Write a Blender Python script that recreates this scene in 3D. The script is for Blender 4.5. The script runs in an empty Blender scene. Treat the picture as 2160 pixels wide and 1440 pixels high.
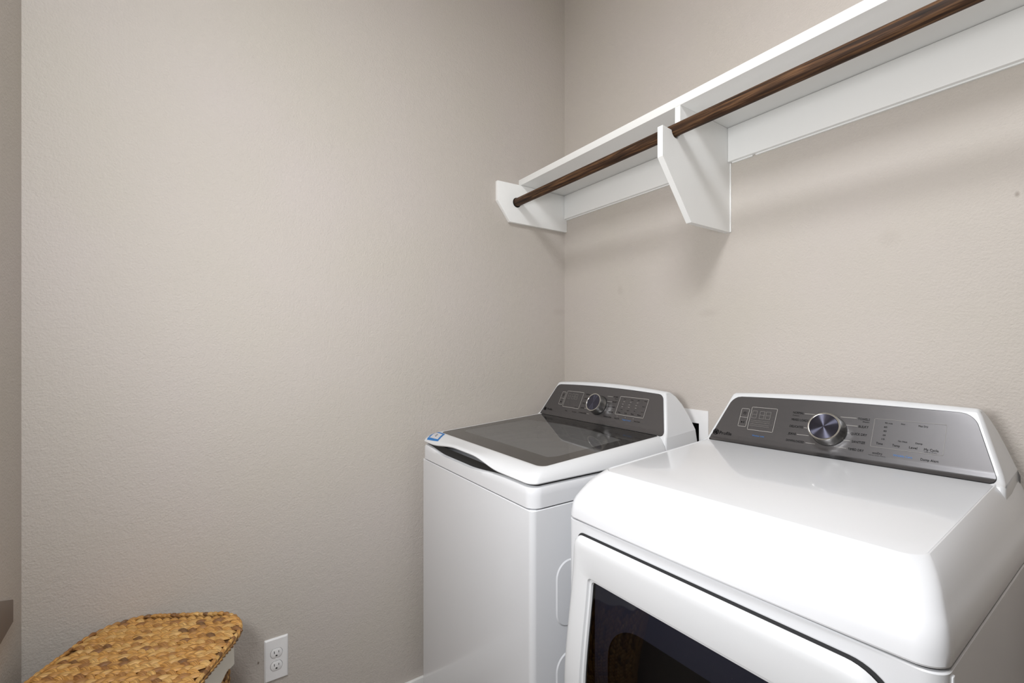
import bpy, bmesh, math, random
from mathutils import Vector, Matrix
from mathutils.bvhtree import BVHTree
random.seed(7)
scene = bpy.context.scene
COL = scene.collection

# ------------------------------------------------------------------ camera, world, lights, exposure
cam_d = bpy.data.cameras.new('camera')
cam = bpy.data.objects.new('camera', cam_d); COL.objects.link(cam)
cam_d.sensor_width = 36.0; cam_d.lens = 16.0; cam_d.clip_start = 0.01
cam_d.shift_y = 13.0 / 2160.0
A0 = math.atan2(661, 960)
FW = Vector((-math.cos(A0), math.sin(A0), 0))
cam.location = (1.66, -1.45, 1.38)
cam.rotation_euler = FW.to_track_quat('-Z', 'Y').to_euler()
scene.camera = cam

world = bpy.data.worlds.new('world'); scene.world = world; world.use_nodes = True
world.node_tree.nodes['Background'].inputs[0].default_value = (1, 1, 1, 1)
world.node_tree.nodes['Background'].inputs[1].default_value = 0.3

def area(name, loc, size, power, rot=(0, 0, 0), color=(1, 1, 1), shape='DISK', sy=None):
    l = bpy.data.lights.new(name, 'AREA'); l.energy = power; l.size = size; l.shape = shape; l.color = color
    if sy: l.shape = 'RECTANGLE'; l.size_y = sy
    o = bpy.data.objects.new(name, l); COL.objects.link(o); o.location = loc; o.rotation_euler = rot
    return o
area('ceiling_light', (1.46, -1.58, 3.03), 0.60, 22.0, color=(0.95, 0.975, 1.0))
# the photographer's softened flash held above and behind the camera
fl = area('flash', (1.24, -1.68, 1.50), 0.40, 9.6, color=(0.97, 0.985, 1.0))
fl.rotation_euler = (Vector((0.55, -0.08, 1.62)) - fl.location).to_track_quat('-Z', 'Y').to_euler()

scene.view_settings.view_transform = 'Standard'
scene.view_settings.look = 'None'
scene.view_settings.exposure = 0.57
scene.view_settings.gamma = 1.0
scene.view_settings.use_curve_mapping = False

# ------------------------------------------------------------------ materials
def srgb(r, g, b):
    f = lambda c: (c / 255 / 12.92) if c / 255 <= 0.04045 else ((c / 255 + 0.055) / 1.055) ** 2.4
    return (f(r), f(g), f(b), 1)
def mat(name, col, rough=0.5, metal=0.0, **kw):
    m = bpy.data.materials.new(name); m.use_nodes = True
    b = m.node_tree.nodes['Principled BSDF']
    b.inputs['Base Color'].default_value = col
    b.inputs['Roughness'].default_value = rough
    b.inputs['Metallic'].default_value = metal
    for k, v in kw.items(): b.inputs[k.replace('_', ' ')].default_value = v
    return m
def N(m, t, **kw):
    n = m.node_tree.nodes.new(t)
    for k, v in kw.items(): setattr(n, k, v)
    return n
def bsdf(m): return m.node_tree.nodes['Principled BSDF']

def wall_mat():
    m = mat('greige_orange_peel_paint', srgb(190, 184, 177), 0.62)
    L = m.node_tree.links.new; b = bsdf(m)
    tc = N(m, 'ShaderNodeTexCoord')
    n1 = N(m, 'ShaderNodeTexNoise'); n1.inputs['Scale'].default_value = 185; n1.inputs['Detail'].default_value = 4; n1.inputs['Roughness'].default_value = 0.55
    n2 = N(m, 'ShaderNodeTexNoise'); n2.inputs['Scale'].default_value = 62; n2.inputs['Detail'].default_value = 2
    L(tc.outputs['Object'], n1.inputs['Vector']); L(tc.outputs['Object'], n2.inputs['Vector'])
    mx = N(m, 'ShaderNodeMath', operation='ADD'); mu = N(m, 'ShaderNodeMath', operation='MULTIPLY'); mu.inputs[1].default_value = 0.7
    L(n2.outputs['Fac'], mu.inputs[0]); L(n1.outputs['Fac'], mx.inputs[0]); L(mu.outputs[0], mx.inputs[1])
    bp = N(m, 'ShaderNodeBump'); bp.inputs['Strength'].default_value = 0.72; bp.inputs['Distance'].default_value = 0.0022
    L(mx.outputs[0], bp.inputs['Height']); L(bp.outputs['Normal'], b.inputs['Normal'])
    # faint blotchy tint of the paint and a few scuffs
    n3 = N(m, 'ShaderNodeTexNoise'); n3.inputs['Scale'].default_value = 2.2; n3.inputs['Detail'].default_value = 3
    L(tc.outputs['Object'], n3.inputs['Vector'])
    r = N(m, 'ShaderNodeValToRGB'); r.color_ramp.elements[0].position = 0.35; r.color_ramp.elements[1].position = 0.7
    r.color_ramp.elements[0].color = srgb(190, 183, 174); r.color_ramp.elements[1].color = srgb(192, 184, 178)
    L(n3.outputs['Fac'], r.inputs['Fac'])
    prev = r.outputs['Color']
    for (px, py, pz, rad, amt, st) in SCUFFS:
        mp = N(m, 'ShaderNodeVectorMath', operation='SUBTRACT'); mp.inputs[1].default_value = (px, py, pz)
        L(tc.outputs['Object'], mp.inputs[0])
        sc = N(m, 'ShaderNodeVectorMath', operation='MULTIPLY'); sc.inputs[1].default_value = st
        L(mp.outputs[0], sc.inputs[0])
        ln = N(m, 'ShaderNodeVectorMath', operation='LENGTH'); L(sc.outputs[0], ln.inputs[0])
        mr = N(m, 'ShaderNodeMapRange'); mr.inputs['From Min'].default_value = rad * 0.3; mr.inputs['From Max'].default_value = rad
        mr.inputs['To Min'].default_value = amt; mr.inputs['To Max'].default_value = 0.0
        L(ln.outputs['Value'], mr.inputs['Value'])
        mm = N(m, 'ShaderNodeMix', data_type='RGBA'); mm.inputs['B'].default_value = srgb(120, 105, 92)
        L(mr.outputs[0], mm.inputs['Factor']); L(prev, mm.inputs['A']); prev = mm.outputs['Result']
    L(prev, b.inputs['Base Color'])
    return m
SCUFFS = [(0, -1.293, 0.371, 0.004, 0.9, (1, 1, 0.6)), (0, -0.035, 1.55, 0.03, 0.10, (1, 0.6, 1.5)),
          (0.75, 0, 1.50, 0.03, 0.10, (0.6, 1, 1.6)), (0.35, 0, 1.62, 0.02, 0.10, (1, 1, 0.8)),
          (1.25, 0, 1.66, 0.03, 0.07, (1, 1, 1)), (1.47, 0, 1.71, 0.005, 0.5, (1, 1, 0.6)),
          (0, -1.27, 0.372, 0.004, 0.5, (1, 0.25, 1.5))]
M = {}
M['wall'] = wall_mat()
M['trim'] = mat('white_trim_paint', srgb(228, 227, 224), 0.35)
def shelf_mat():
    m = mat('white_brushed_shelf_paint', srgb(240, 240, 238), 0.42)
    L = m.node_tree.links.new; b = bsdf(m); tc = N(m, 'ShaderNodeTexCoord')
    n = N(m, 'ShaderNodeTexNoise'); n.inputs['Scale'].default_value = 40; n.inputs['Detail'].default_value = 5
    L(tc.outputs['Object'], n.inputs['Vector'])
    bp = N(m, 'ShaderNodeBump'); bp.inputs['Strength'].default_value = 0.12; bp.inputs['Distance'].default_value = 0.001
    L(n.outputs['Fac'], bp.inputs['Height']); L(bp.outputs['Normal'], b.inputs['Normal'])
    return m
M['shelf'] = shelf_mat()
M['enamel'] = mat('white_gloss_enamel', srgb(222, 223, 226), 0.24, Coat_Weight=0.7, Coat_Roughness=0.06)
M['plastic'] = mat('white_plastic', srgb(217, 218, 220), 0.26, Coat_Weight=0.3, Coat_Roughness=0.1)
M['outlet'] = mat('white_outlet_plastic', srgb(232, 231, 231), 0.3)
M['slot'] = mat('black_recess_and_gap_shade', srgb(12, 12, 12), 0.6)
M['gap'] = mat('dark_rubber_and_gap_shade', srgb(38, 38, 40), 0.7)  # rubber of the feet; also stands in for shade in gaps
def panel_mat(name, col, rough=0.34, metal=0.75):
    m = mat(name, col, rough, metal)
    L = m.node_tree.links.new; b = bsdf(m); tc = N(m, 'ShaderNodeTexCoord')
    n = N(m, 'ShaderNodeTexNoise'); n.inputs['Scale'].default_value = 900; n.inputs['Detail'].default_value = 2
    L(tc.outputs['Object'], n.inputs['Vector'])
    bp = N(m, 'ShaderNodeBump'); bp.inputs['Strength'].default_value = 0.06; bp.inputs['Distance'].default_value = 0.0005
    L(n.outputs['Fac'], bp.inputs['Height']); L(bp.outputs['Normal'], b.inputs['Normal'])
    return m
M['panel'] = panel_mat('brushed_silver_grey_panel', srgb(112, 111, 113), 0.33, 0.95)
M['ink'] = mat('black_print', srgb(10, 10, 11), 0.7, Specular_IOR_Level=0.1)
M['ink_blue'] = mat('blue_print', srgb(58, 122, 190), 0.5)
M['ink_light'] = mat('pale_grey_print', srgb(196, 192, 186), 0.5)
M['ink_faint'] = mat('faint_grey_print', srgb(150, 147, 142), 0.5)
M['chrome'] = mat('satin_chrome', srgb(205, 204, 200), 0.16, 1.0)
M['chrome_body'] = mat('brushed_chrome', srgb(176, 175, 172), 0.27, 1.0)
def brushed_cap():
    m = mat('dark_radial_brushed_metal', srgb(86, 86, 100), 0.27, 1.0, Anisotropic=1.0)
    L = m.node_tree.links.new; b = bsdf(m)
    t = N(m, 'ShaderNodeTangent', direction_type='RADIAL', axis='Z'); L(t.outputs[0], b.inputs['Tangent'])
    return m
M['cap'] = brushed_cap()
M['glass_border'] = mat('dark_grey_glass_border', srgb(50, 48, 47), 0.07, 0.0, IOR=1.6)
def tinted(name, tint, rough, haze=None):
    m = bpy.data.materials.new(name); m.use_nodes = True; nt = m.node_tree; nt.nodes.clear()
    out = nt.nodes.new('ShaderNodeOutputMaterial'); tr = nt.nodes.new('ShaderNodeBsdfTransparent'); gl = nt.nodes.new('ShaderNodeBsdfGlossy')
    fr = nt.nodes.new('ShaderNodeFresnel'); mx = nt.nodes.new('ShaderNodeMixShader')
    fr.inputs['IOR'].default_value = 1.6; gl.inputs['Roughness'].default_value = rough; tr.inputs['Color'].default_value = tint
    body = tr
    if haze:                     # smoke-coloured body of the glass itself
        df_ = nt.nodes.new('ShaderNodeBsdfDiffuse'); df_.inputs['Color'].default_value = haze; body = nt.nodes.new('ShaderNodeMixShader'); body.inputs[0].default_value = 0.45
        nt.links.new(tr.outputs[0], body.inputs[1]); nt.links.new(df_.outputs[0], body.inputs[2])
    nt.links.new(fr.outputs[0], mx.inputs[0]); nt.links.new(body.outputs[0], mx.inputs[1]); nt.links.new(gl.outputs[0], mx.inputs[2]); nt.links.new(mx.outputs[0], out.inputs[0])
    return m
M['lid_glass'] = tinted('smoked_lid_glass', (0.45, 0.45, 0.46, 1), 0.03, haze=srgb(138, 137, 136))
M['door_glass'] = tinted('dark_door_glass', (0.50, 0.50, 0.54, 1), 0.03)
M['steel'] = mat('stainless_drum', srgb(120, 120, 124), 0.35, 1.0)
M['tub'] = mat('grey_tub_plastic', srgb(150, 150, 150), 0.5)
M['blue_label'] = mat('blue_label_paper', srgb(30, 112, 180), 0.5)
M['grey_label'] = mat('pale_grey_label', srgb(196, 196, 200), 0.5)
M['floor'] = mat('grey_floor', srgb(128, 120, 112), 0.5)
M['linen'] = mat('cream_cotton_liner', srgb(240, 234, 220), 0.9, Sheen_Weight=0.3)
M['box_shade'] = mat('shaded_box_plastic', srgb(70, 68, 64), 0.6)  # white plastic coloured dark to stand for the shade inside the box
M['brown'] = mat('taupe_wall_shadow', srgb(128, 116, 106), 0.7)  # darkened wall tone for the plate that paints a shadow
def rod_mat():
    m = mat('dark_walnut_stain', srgb(70, 48, 32), 0.6, Specular_IOR_Level=0.25)
    L = m.node_tree.links.new; b = bsdf(m); tc = N(m, 'ShaderNodeTexCoord')
    mp = N(m, 'ShaderNodeMapping'); mp.inputs['Scale'].default_value = (6, 150, 150); L(tc.outputs['Object'], mp.inputs['Vector'])
    n = N(m, 'ShaderNodeTexNoise'); n.inputs['Scale'].default_value = 1.0; n.inputs['Detail'].default_value = 7; n.inputs['Roughness'].default_value = 0.6; n.inputs['Distortion'].default_value = 0.6
    L(mp.outputs[0], n.inputs['Vector'])
    r = N(m, 'ShaderNodeValToRGB'); e = r.color_ramp.elements
    e[0].position = 0.33; e[0].color = srgb(24, 15, 9); e[1].position = 0.72; e[1].color = srgb(124, 90, 60)
    x = e.new(0.50); x.color = srgb(62, 41, 26)
    L(n.outputs['Fac'], r.inputs['Fac']); L(r.outputs[0], b.inputs['Base Color'])
    bp = N(m, 'ShaderNodeBump'); bp.inputs['Strength'].default_value = 0.3; bp.inputs['Distance'].default_value = 0.001
    L(n.outputs['Fac'], bp.inputs['Height']); L(bp.outputs['Normal'], b.inputs['Normal'])
    return m
M['rod'] = rod_mat()
def wicker_mat():
    m = mat('water_hyacinth', srgb(176, 130, 72), 0.55)
    L = m.node_tree.links.new; b = bsdf(m)
    g = N(m, 'ShaderNodeNewGeometry'); oi = N(m, 'ShaderNodeObjectInfo')
    ad = N(m, 'ShaderNodeMath', operation='ADD'); L(g.outputs['Random Per Island'], ad.inputs[0]); L(oi.outputs['Random'], ad.inputs[1])
    fr = N(m, 'ShaderNodeMath', operation='FRACT'); L(ad.outputs[0], fr.inputs[0])
    r = N(m, 'ShaderNodeValToRGB'); e = r.color_ramp.elements
    e[0].position = 0.0; e[0].color = srgb(116, 84, 50); e[1].position = 1.0; e[1].color = srgb(214, 174, 112)
    for p, c in ((0.1, (150, 104, 58)), (0.3, (186, 138, 76)), (0.55, (198, 148, 80)), (0.8, (202, 158, 92))):
        x = e.new(p); x.color = srgb(*c)
    L(fr.outputs[0], r.inputs['Fac'])
    uv = N(m, 'ShaderNodeUVMap'); mp = N(m, 'ShaderNodeMapping'); mp.inputs['Scale'].default_value = (1.6, 22, 1); L(uv.outputs[0], mp.inputs['Vector'])
    cb = N(m, 'ShaderNodeCombineXYZ'); ml = N(m, 'ShaderNodeMath', operation='MULTIPLY'); ml.inputs[1].default_value = 37; L(fr.outputs[0], ml.inputs[0]); L(ml.outputs[0], cb.inputs[2])
    va = N(m, 'ShaderNodeVectorMath', operation='ADD'); L(mp.outputs[0], va.inputs[0]); L(cb.outputs[0], va.inputs[1])
    n = N(m, 'ShaderNodeTexNoise'); n.inputs['Scale'].default_value = 1; n.inputs['Detail'].default_value = 4; L(va.outputs[0], n.inputs['Vector'])
    r2 = N(m, 'ShaderNodeValToRGB'); r2.color_ramp.elements[0].position = 0.3; r2.color_ramp.elements[0].color = (0.42, 0.36, 0.30, 1); r2.color_ramp.elements[1].position = 0.62; r2.color_ramp.elements[1].color = (1.08, 1.06, 1.0, 1)
    L(n.outputs['Fac'], r2.inputs['Fac'])
    mx = N(m, 'ShaderNodeMix', data_type='RGBA', blend_type='MULTIPLY'); mx.inputs['Factor'].default_value = 1.0
    L(r.outputs[0], mx.inputs['A']); L(r2.outputs[0], mx.inputs['B']); L(mx.outputs['Result'], b.inputs['Base Color'])
    bp = N(m, 'ShaderNodeBump'); bp.inputs['Strength'].default_value = 0.5; bp.inputs['Distance'].default_value = 0.0012
    L(n.outputs['Fac'], bp.inputs['Height']); L(bp.outputs['Normal'], b.inputs['Normal'])
    return m
M['wicker'] = wicker_mat()
M['wicker_dark'] = mat('brown_hamper_core', srgb(96, 66, 36), 0.9)

# ------------------------------------------------------------------ mesh helpers
def link(name, verts, faces, m, parent=None, org=(0, 0, 0), smooth=True, angle=35, bevel=0, seg=3, fn=None, loc=None, uvs=None):
    if fn: verts = [fn(v) for v in verts]
    me = bpy.data.meshes.new(name)
    me.from_pydata([(v[0] - org[0], v[1] - org[1], v[2] - org[2]) for v in verts], [], faces)
    bm = bmesh.new(); bm.from_mesh(me); bmesh.ops.remove_doubles(bm, verts=bm.verts, dist=1e-6)
    bmesh.ops.recalc_face_normals(bm, faces=bm.faces)
    if bevel:
        ed = [e for e in bm.edges if len(e.link_faces) == 2 and e.calc_face_angle(0) > math.radians(28)]
        bmesh.ops.bevel(bm, geom=ed, offset=bevel, segments=seg, profile=0.5, affect='EDGES', clamp_overlap=True)
    bm.to_mesh(me); bm.free()
    me.materials.append(m)
    if smooth:
        me.shade_smooth(); me.set_sharp_from_angle(angle=math.radians(angle))
    o = bpy.data.objects.new(name, me); COL.objects.link(o)
    if parent: o.parent = parent
    if loc: o.location = loc
    return o
def thing(name, label, cat, loc=(0, 0, 0), group=None):
    o = bpy.data.objects.new(name, None); COL.objects.link(o); o.location = loc; o.empty_display_size = 0.05
    o['label'] = label; o['category'] = cat
    if group: o['group'] = group
    return o
def box(a, b):
    x0, y0, z0 = a; x1, y1, z1 = b
    v = [(x0, y0, z0), (x1, y0, z0), (x1, y1, z0), (x0, y1, z0), (x0, y0, z1), (x1, y0, z1), (x1, y1, z1), (x0, y1, z1)]
    return v, [(0, 3, 2, 1), (4, 5, 6, 7), (0, 1, 5, 4), (1, 2, 6, 5), (2, 3, 7, 6), (3, 0, 4, 7)]
def prism(poly, f0, f1):
    """poly: list of 2D points; f0, f1 map a 2D point to the two end caps"""
    n = len(poly); v = [f0(p) for p in poly] + [f1(p) for p in poly]
    return v, [tuple(range(n))[::-1], tuple(range(n, 2 * n))] + [(i, (i + 1) % n, n + (i + 1) % n, n + i) for i in range(n)]
def merge(*parts):
    V, F = [], []
    for v, f in parts:
        o = len(V); V += list(v); F += [tuple(i + o for i in g) for g in f]
    return V, F
def rrect(x0, x1, y0, y1, r, n=6, rs=None):
    rs = rs or (r, r, r, r)          # corners: (x0,y0) (x1,y0) (x1,y1) (x0,y1)
    P = []
    for (cx, cy, a0, rr) in ((x0 + rs[0], y0 + rs[0], 180, rs[0]), (x1 - rs[1], y0 + rs[1], 270, rs[1]), (x1 - rs[2], y1 - rs[2], 0, rs[2]), (x0 + rs[3], y1 - rs[3], 90, rs[3])):
        for i in range(n + 1):
            a = math.radians(a0 + 90 * i / n); P.append((cx + rr * math.cos(a), cy + rr * math.sin(a)))
    return P
def loft(rings, cap0=True, cap1=True):
    n = len(rings[0]); V = [p for r in rings for p in r]; F = []
    for k in range(len(rings) - 1):
        for i in range(n):
            j = (i + 1) % n; F.append((k * n + i, k * n + j, (k + 1) * n + j, (k + 1) * n + i))
    if cap0: F.append(tuple(range(n))[::-1])
    if cap1: F.append(tuple(range((len(rings) - 1) * n, len(rings) * n)))
    return V, F
def grid(rows):
    m = len(rows[0]); V = [p for r in rows for p in r]
    return V, [(i * m + j, i * m + j + 1, (i + 1) * m + j + 1, (i + 1) * m + j) for i in range(len(rows) - 1) for j in range(m - 1)]
def cyl(c, axis, r, h, n=32, r2=None):
    axis = Vector(axis).normalized(); t = axis.orthogonal().normalized(); b = axis.cross(t); c = Vector(c); r2 = r if r2 is None else r2
    ring = lambda o, rr: [tuple(o + (t * math.cos(2 * math.pi * i / n) + b * math.sin(2 * math.pi * i / n)) * rr) for i in range(n)]
    return loft([ring(c, r), ring(c + axis * h, r2)])
def lathe(c, axis, prof, n=48):
    axis = Vector(axis).normalized(); t = axis.orthogonal().normalized(); b = axis.cross(t); c = Vector(c)
    rings = [[tuple(c + axis * h + (t * math.cos(2 * math.pi * i / n) + b * math.sin(2 * math.pi * i / n)) * r) for i in range(n)] for r, h in prof]
    return loft(rings)
def orient(o, d):
    me = o.data; d = Vector(d)
    if sum((p.normal.dot(d) * p.area for p in me.polygons)) < 0: me.flip_normals()
    return o
def structure(o): o['kind'] = 'structure'; return o

# ------------------------------------------------------------------ room shell
RX, FY, CZ = 4.20, -1.821, 3.09
# back wall with the opening of the laundry supply box
BX0, BX1, BZ0, BZ1 = 0.560, 0.7165, 0.965, 1.114
xs = [0.0, BX0, BX1, RX]; zs = [0, BZ0, BZ1, CZ]
V, F = [], []
for yy in (0.0, 0.12):
    V += [(x, yy, z) for z in zs for x in xs]
for j in range(3):
    for i in range(3):
        if (i, j) == (1, 1): continue
        a = j * 4 + i; F.append((a, a + 1, a + 5, a + 4)); F.append((a + 16, a + 20, a + 21, a + 17))
q = lambda i, j, k: k * 16 + j * 4 + i
F += [(q(1, 1, 0), q(1, 1, 1), q(2, 1, 1), q(2, 1, 0)), (q(2, 1, 0), q(2, 1, 1), q(2, 2, 1), q(2, 2, 0)), (q(2, 2, 0), q(2, 2, 1), q(1, 2, 1), q(1, 2, 0)), (q(1, 2, 0), q(1, 2, 1), q(1, 1, 1), q(1, 1, 0))]
for a, b2 in (((0, 0), (3, 0)), ((3, 0), (3, 3)), ((3, 3), (0, 3)), ((0, 3), (0, 0))):
    F.append((q(*a, 0), q(*b2, 0), q(*b2, 1), q(*a, 1)))
structure(link('wall_back', V, F, M['wall'], smooth=False))
structure(link('wall_left', *box((-0.12, FY - 0.12, 0), (0, 0.12, CZ)), M['wall'], smooth=False))
structure(link('wall_front', *box((0, FY - 0.12, 0), (RX, FY, CZ)), M['wall'], smooth=False))
structure(link('wall_right', *box((RX, FY - 0.12, 0), (RX + 0.12, 0.12, CZ)), M['wall'], smooth=False))
M['ceiling'] = mat('white_ceiling_paint', srgb(226, 224, 220), 0.8)
structure(link('ceiling', *box((-0.12, FY - 0.12, CZ), (RX + 0.12, 0.12, CZ + 0.1)), M['ceiling'], smooth=False))
structure(link('floor', *box((-0.12, FY - 0.12, -0.1), (RX + 0.12, 0.12, 0)), M['floor'], smooth=False))
def baseboard(name, a, b):
    structure(link(name, *box(a, b), M['trim'], bevel=0.003, seg=2))
baseboard('baseboard_left', (0, FY + 0.0145, 0), (0.014, -0.0145, 0.105))
baseboard('baseboard_back', (0, -0.014, 0), (RX, 0, 0.105))
baseboard('baseboard_front', (0, FY, 0), (RX, FY + 0.014, 0.105))

# ------------------------------------------------------------------ shelf with cleat and brackets
sh = thing('wall_shelf', 'long white painted wall shelf with cleat boards and angled brackets above the washer and dryer', 'shelf', (0.9, 0, 2.1))
so = (0.9, 0, 2.1)
link('shelf_board', *box((0.001, -0.2715, 2.101), (RX - 0.001, -0.001, 2.1275)), M['shelf'], sh, so, bevel=0.0012, seg=2)
# cleats with a thin paint caulk bead beneath
link('cleat', *box((0.0185, -0.0185, 1.990), (0.811, -0.0005, 2.1005)), M['shelf'], sh, so, bevel=0.0012, seg=2)
link('cleat', *box((0.8305, -0.0185, 1.990), (RX - 0.02, -0.0005, 2.1005)), M['shelf'], sh, so, bevel=0.0012, seg=2)
for x0, x1 in ((0.02, 0.81), (0.838, 0.905), (0.915, 1.7), (1.7, RX - 0.02)):
    link('caulk_bead', *box((x0, -0.006, 1.9865), (x1, -0.0003, 1.990)), M['shelf'], sh, so, smooth=False)
ebp = [(-0.0005, 1.930), (-0.330, 1.930), (-0.394, 2.014), (-0.394, 2.098), (-0.2735, 2.1005), (-0.0005, 2.1005)]
def bracket(name, poly, x0, x1, b=0.0012):
    return link(name, *prism(poly, lambda p: (x0, p[0], p[1]), lambda p: (x1, p[0], p[1])), M['shelf'], sh, so, bevel=b, seg=2)
RY, RZ, RR = -0.2925, 2.0205, 0.0178
bracket('end_bracket', ebp, 0.0005, 0.018)
# dark socket ring round the rod end
link('rod_socket', *lathe((0.0172, RY - 0.0005, RZ - 0.001), (1, 0, 0), [(0.0215, 0), (0.0215, 0.0013), (0.0176, 0.0013)], 32), M['slot'], sh, so)
notch = [(RY + 0.0205 * math.cos(a), RZ - 0.002 + 0.0225 * math.sin(a)) for a in [math.radians(180 + 180 * i / 12) for i in range(13)]]
mb = [(-0.0005, 1.761), (-0.2165, 1.761), (-0.3535, 1.931), (-0.3535, 2.019)] + [(-0.3130, 2.0155)] + notch[1:] + [(-0.2725, 2.03), (-0.2715, 2.1005), (-0.0005, 2.1005)]
bracket('bracket', mb, 0.8120, 0.8300, 0.0)
bracket('bracket', mb, 1.6520, 1.6700, 0.0)
link('caulk_bead', *box((0.8300, -0.0045, 1.762), (0.8330, -0.0003, 1.988)), M['shelf'], sh, so, smooth=False)

rod = link('closet_rod', *lathe((0.0185, RY, RZ), (1, 0, 0), [(RR, 0), (RR, 0.6), (RR, 1.2), (RR, RX - 0.02)], 40), M['rod'])
rod['label'] = 'dark walnut stained round wooden hanging rod resting in the white shelf brackets'; rod['category'] = 'rod'

# ------------------------------------------------------------------ wall outlet on left wall
oo = (0, -1.2415, 0.3675)
ot = thing('wall_outlet', 'white duplex electrical outlet with cover plate low on the left wall beside the hamper', 'outlet', oo)
py0, py1, pz0, pz1 = -1.2765, -1.2070, 0.2995, 0.4360
r0 = [(0.0004, y, z) for y, z in rrect(py0, py1, pz0, pz1, 0.002, 3)]
r1 = [(0.0030, y, z) for y, z in rrect(py0, py1, pz0, pz1, 0.002, 3)]
r2 = [(0.0062, y, z) for y, z in rrect(py0 + 0.004, py1 - 0.004, pz0 + 0.004, pz1 - 0.004, 0.002, 3)]
link('cover_plate', *loft([r0, r1, r2]), M['outlet'], ot, oo, angle=20)
for k, zc in enumerate((0.3880, 0.3470)):
    yc = -1.2415
    shp = []
    for i in range(40):
        a = 2 * math.pi * i / 40; shp.append((yc + 0.0172 * math.cos(a), zc + max(-0.0143, min(0.0143, 0.0172 * math.sin(a)))))
    g = [(yc + (p[0] - yc) * 1.045, zc + (p[1] - zc) * 1.045) for p in shp]
    link('receptacle_gap_shade', *loft([[(0.0055, *p) for p in g], [(0.00635, *p) for p in g]]), M['gap'], ot, oo)
    rc = link('receptacle', *loft([[(0.0055, *p) for p in shp], [(0.0080, *p) for p in shp]]), M['outlet'], ot, oo, bevel=0.0005, seg=2)
    sl = (box((0.0075, yc - 0.0072, zc - 0.0005), (0.00815, yc - 0.0052, zc + 0.0075)), box((0.0075, yc + 0.0056, zc + 0.0003), (0.00815, yc + 0.0074, zc + 0.0068)))
    for s_ in sl: link('slot', *s_, M['slot'], rc, oo, smooth=False)
    gp = [(yc + 0.0027 * math.cos(math.radians(t)), zc - 0.0078 + 0.0027 * math.sin(math.radians(t))) for t in range(0, 181, 20)] + [(yc - 0.0027, zc - 0.0098), (yc + 0.0027, zc - 0.0098)]
    link('ground_hole', *prism(gp, lambda p: (0.0075, *p), lambda p: (0.00815, *p)), M['slot'], rc, oo, smooth=False)
link('screw', *lathe((0.0062, -1.2415, 0.3675), (1, 0, 0), [(0.0030, 0), (0.0028, 0.0012), (0.001, 0.0014)], 20), M['outlet'], ot, oo)

# ------------------------------------------------------------------ laundry supply box in back wall
bo = (0.64, 0, 1.04)
lb = thing('supply_box', 'white recessed laundry water box on the wall behind the gap between washer and dryer', 'box', bo)
fx0, fx1, fz0, fz1 = 0.520, 0.7515, 0.915, 1.161
fr = merge(box((fx0, -0.004, fz1 - (fz1 - BZ1)), (fx1, -0.0003, fz1)), box((fx0, -0.004, fz0), (fx1, -0.0003, BZ0)), box((fx0, -0.004, BZ0), (BX0, -0.0003, BZ1)), box((BX1, -0.004, BZ0), (fx1, -0.0003, BZ1)))
link('face_frame', *fr, M['outlet'], lb, bo, smooth=False)
d = 0.095; w = 0.002
inn = merge(box((BX0, 0, BZ0), (BX0 + w, d, BZ1)), box((BX1 - w, 0, BZ0), (BX1, d, BZ1)), box((BX0, 0, BZ0), (BX1, d, BZ0 + w)), box((BX0, 0, BZ1 - w), (BX1, d, BZ1)), box((BX0, d - w, BZ0), (BX1, d, BZ1)))
link('recess', *inn, M['box_shade'], lb, bo, smooth=False)
for x in (0.60, 0.67):
    vv = link('valve', *merge(cyl((x, 0.05, BZ0 + 0.002), (0, 0, 1), 0.011, 0.05, 20), cyl((x, 0.052, BZ0 + 0.035), (0, -1, 0), 0.008, 0.03, 16)), M['chrome_body'], lb, bo)

# ------------------------------------------------------------------ shared appliance builders
def lerp(a, b, t): return a + (b - a) * t
def prof_at(P, z):
    for (a, b) in zip(P[:-1], P[1:]):
        if a[1] <= z <= b[1]: return lerp(a[0], b[0], (z - a[1]) / (b[1] - a[1]))
    return P[-1][0] if z > P[-1][1] else P[0][0]
class Face:                       # local frame of a flat instrument face: x along width, s up the slope, h off the face
    def __init__(s, y0, z0, y1, z1):
        L = math.hypot(y1 - y0, z1 - z0); s.d = ((y1 - y0) / L, (z1 - z0) / L); s.o = (y0, z0); s.n = (-s.d[1], s.d[0])
    def p(s, x, t, h=0.0):
        return (x, s.o[0] + s.d[0] * t + s.n[0] * h, s.o[1] + s.d[1] * t + s.n[1] * h)
FONT = None
def text_geo(face, txt, x0, x1, s0, cap, h=0.0004, thin=False):
    cu = bpy.data.curves.new('t', 'FONT'); cu.body = txt; cu.size = 1.0; cu.resolution_u = 2
    if not thin: cu.offset = 0.0
    o = bpy.data.objects.new('t', cu); COL.objects.link(o)
    dg = bpy.context.evaluated_depsgraph_get(); me = bpy.data.meshes.new_from_object(o.evaluated_get(dg))
    bpy.data.objects.remove(o); bpy.data.curves.remove(cu)
    xs_ = [v.co.x for v in me.vertices]; mn, mxx = min(xs_), max(xs_)
    k = (x1 - x0) / (mxx - mn); ky = cap / 0.70
    V = [face.p(x0 + (v.co.x - mn) * k, s0 + v.co.y * ky, h) for v in me.vertices]
    F = [tuple(p.vertices) for p in me.polygons]; bpy.data.meshes.remove(me)
    return V, F
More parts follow.
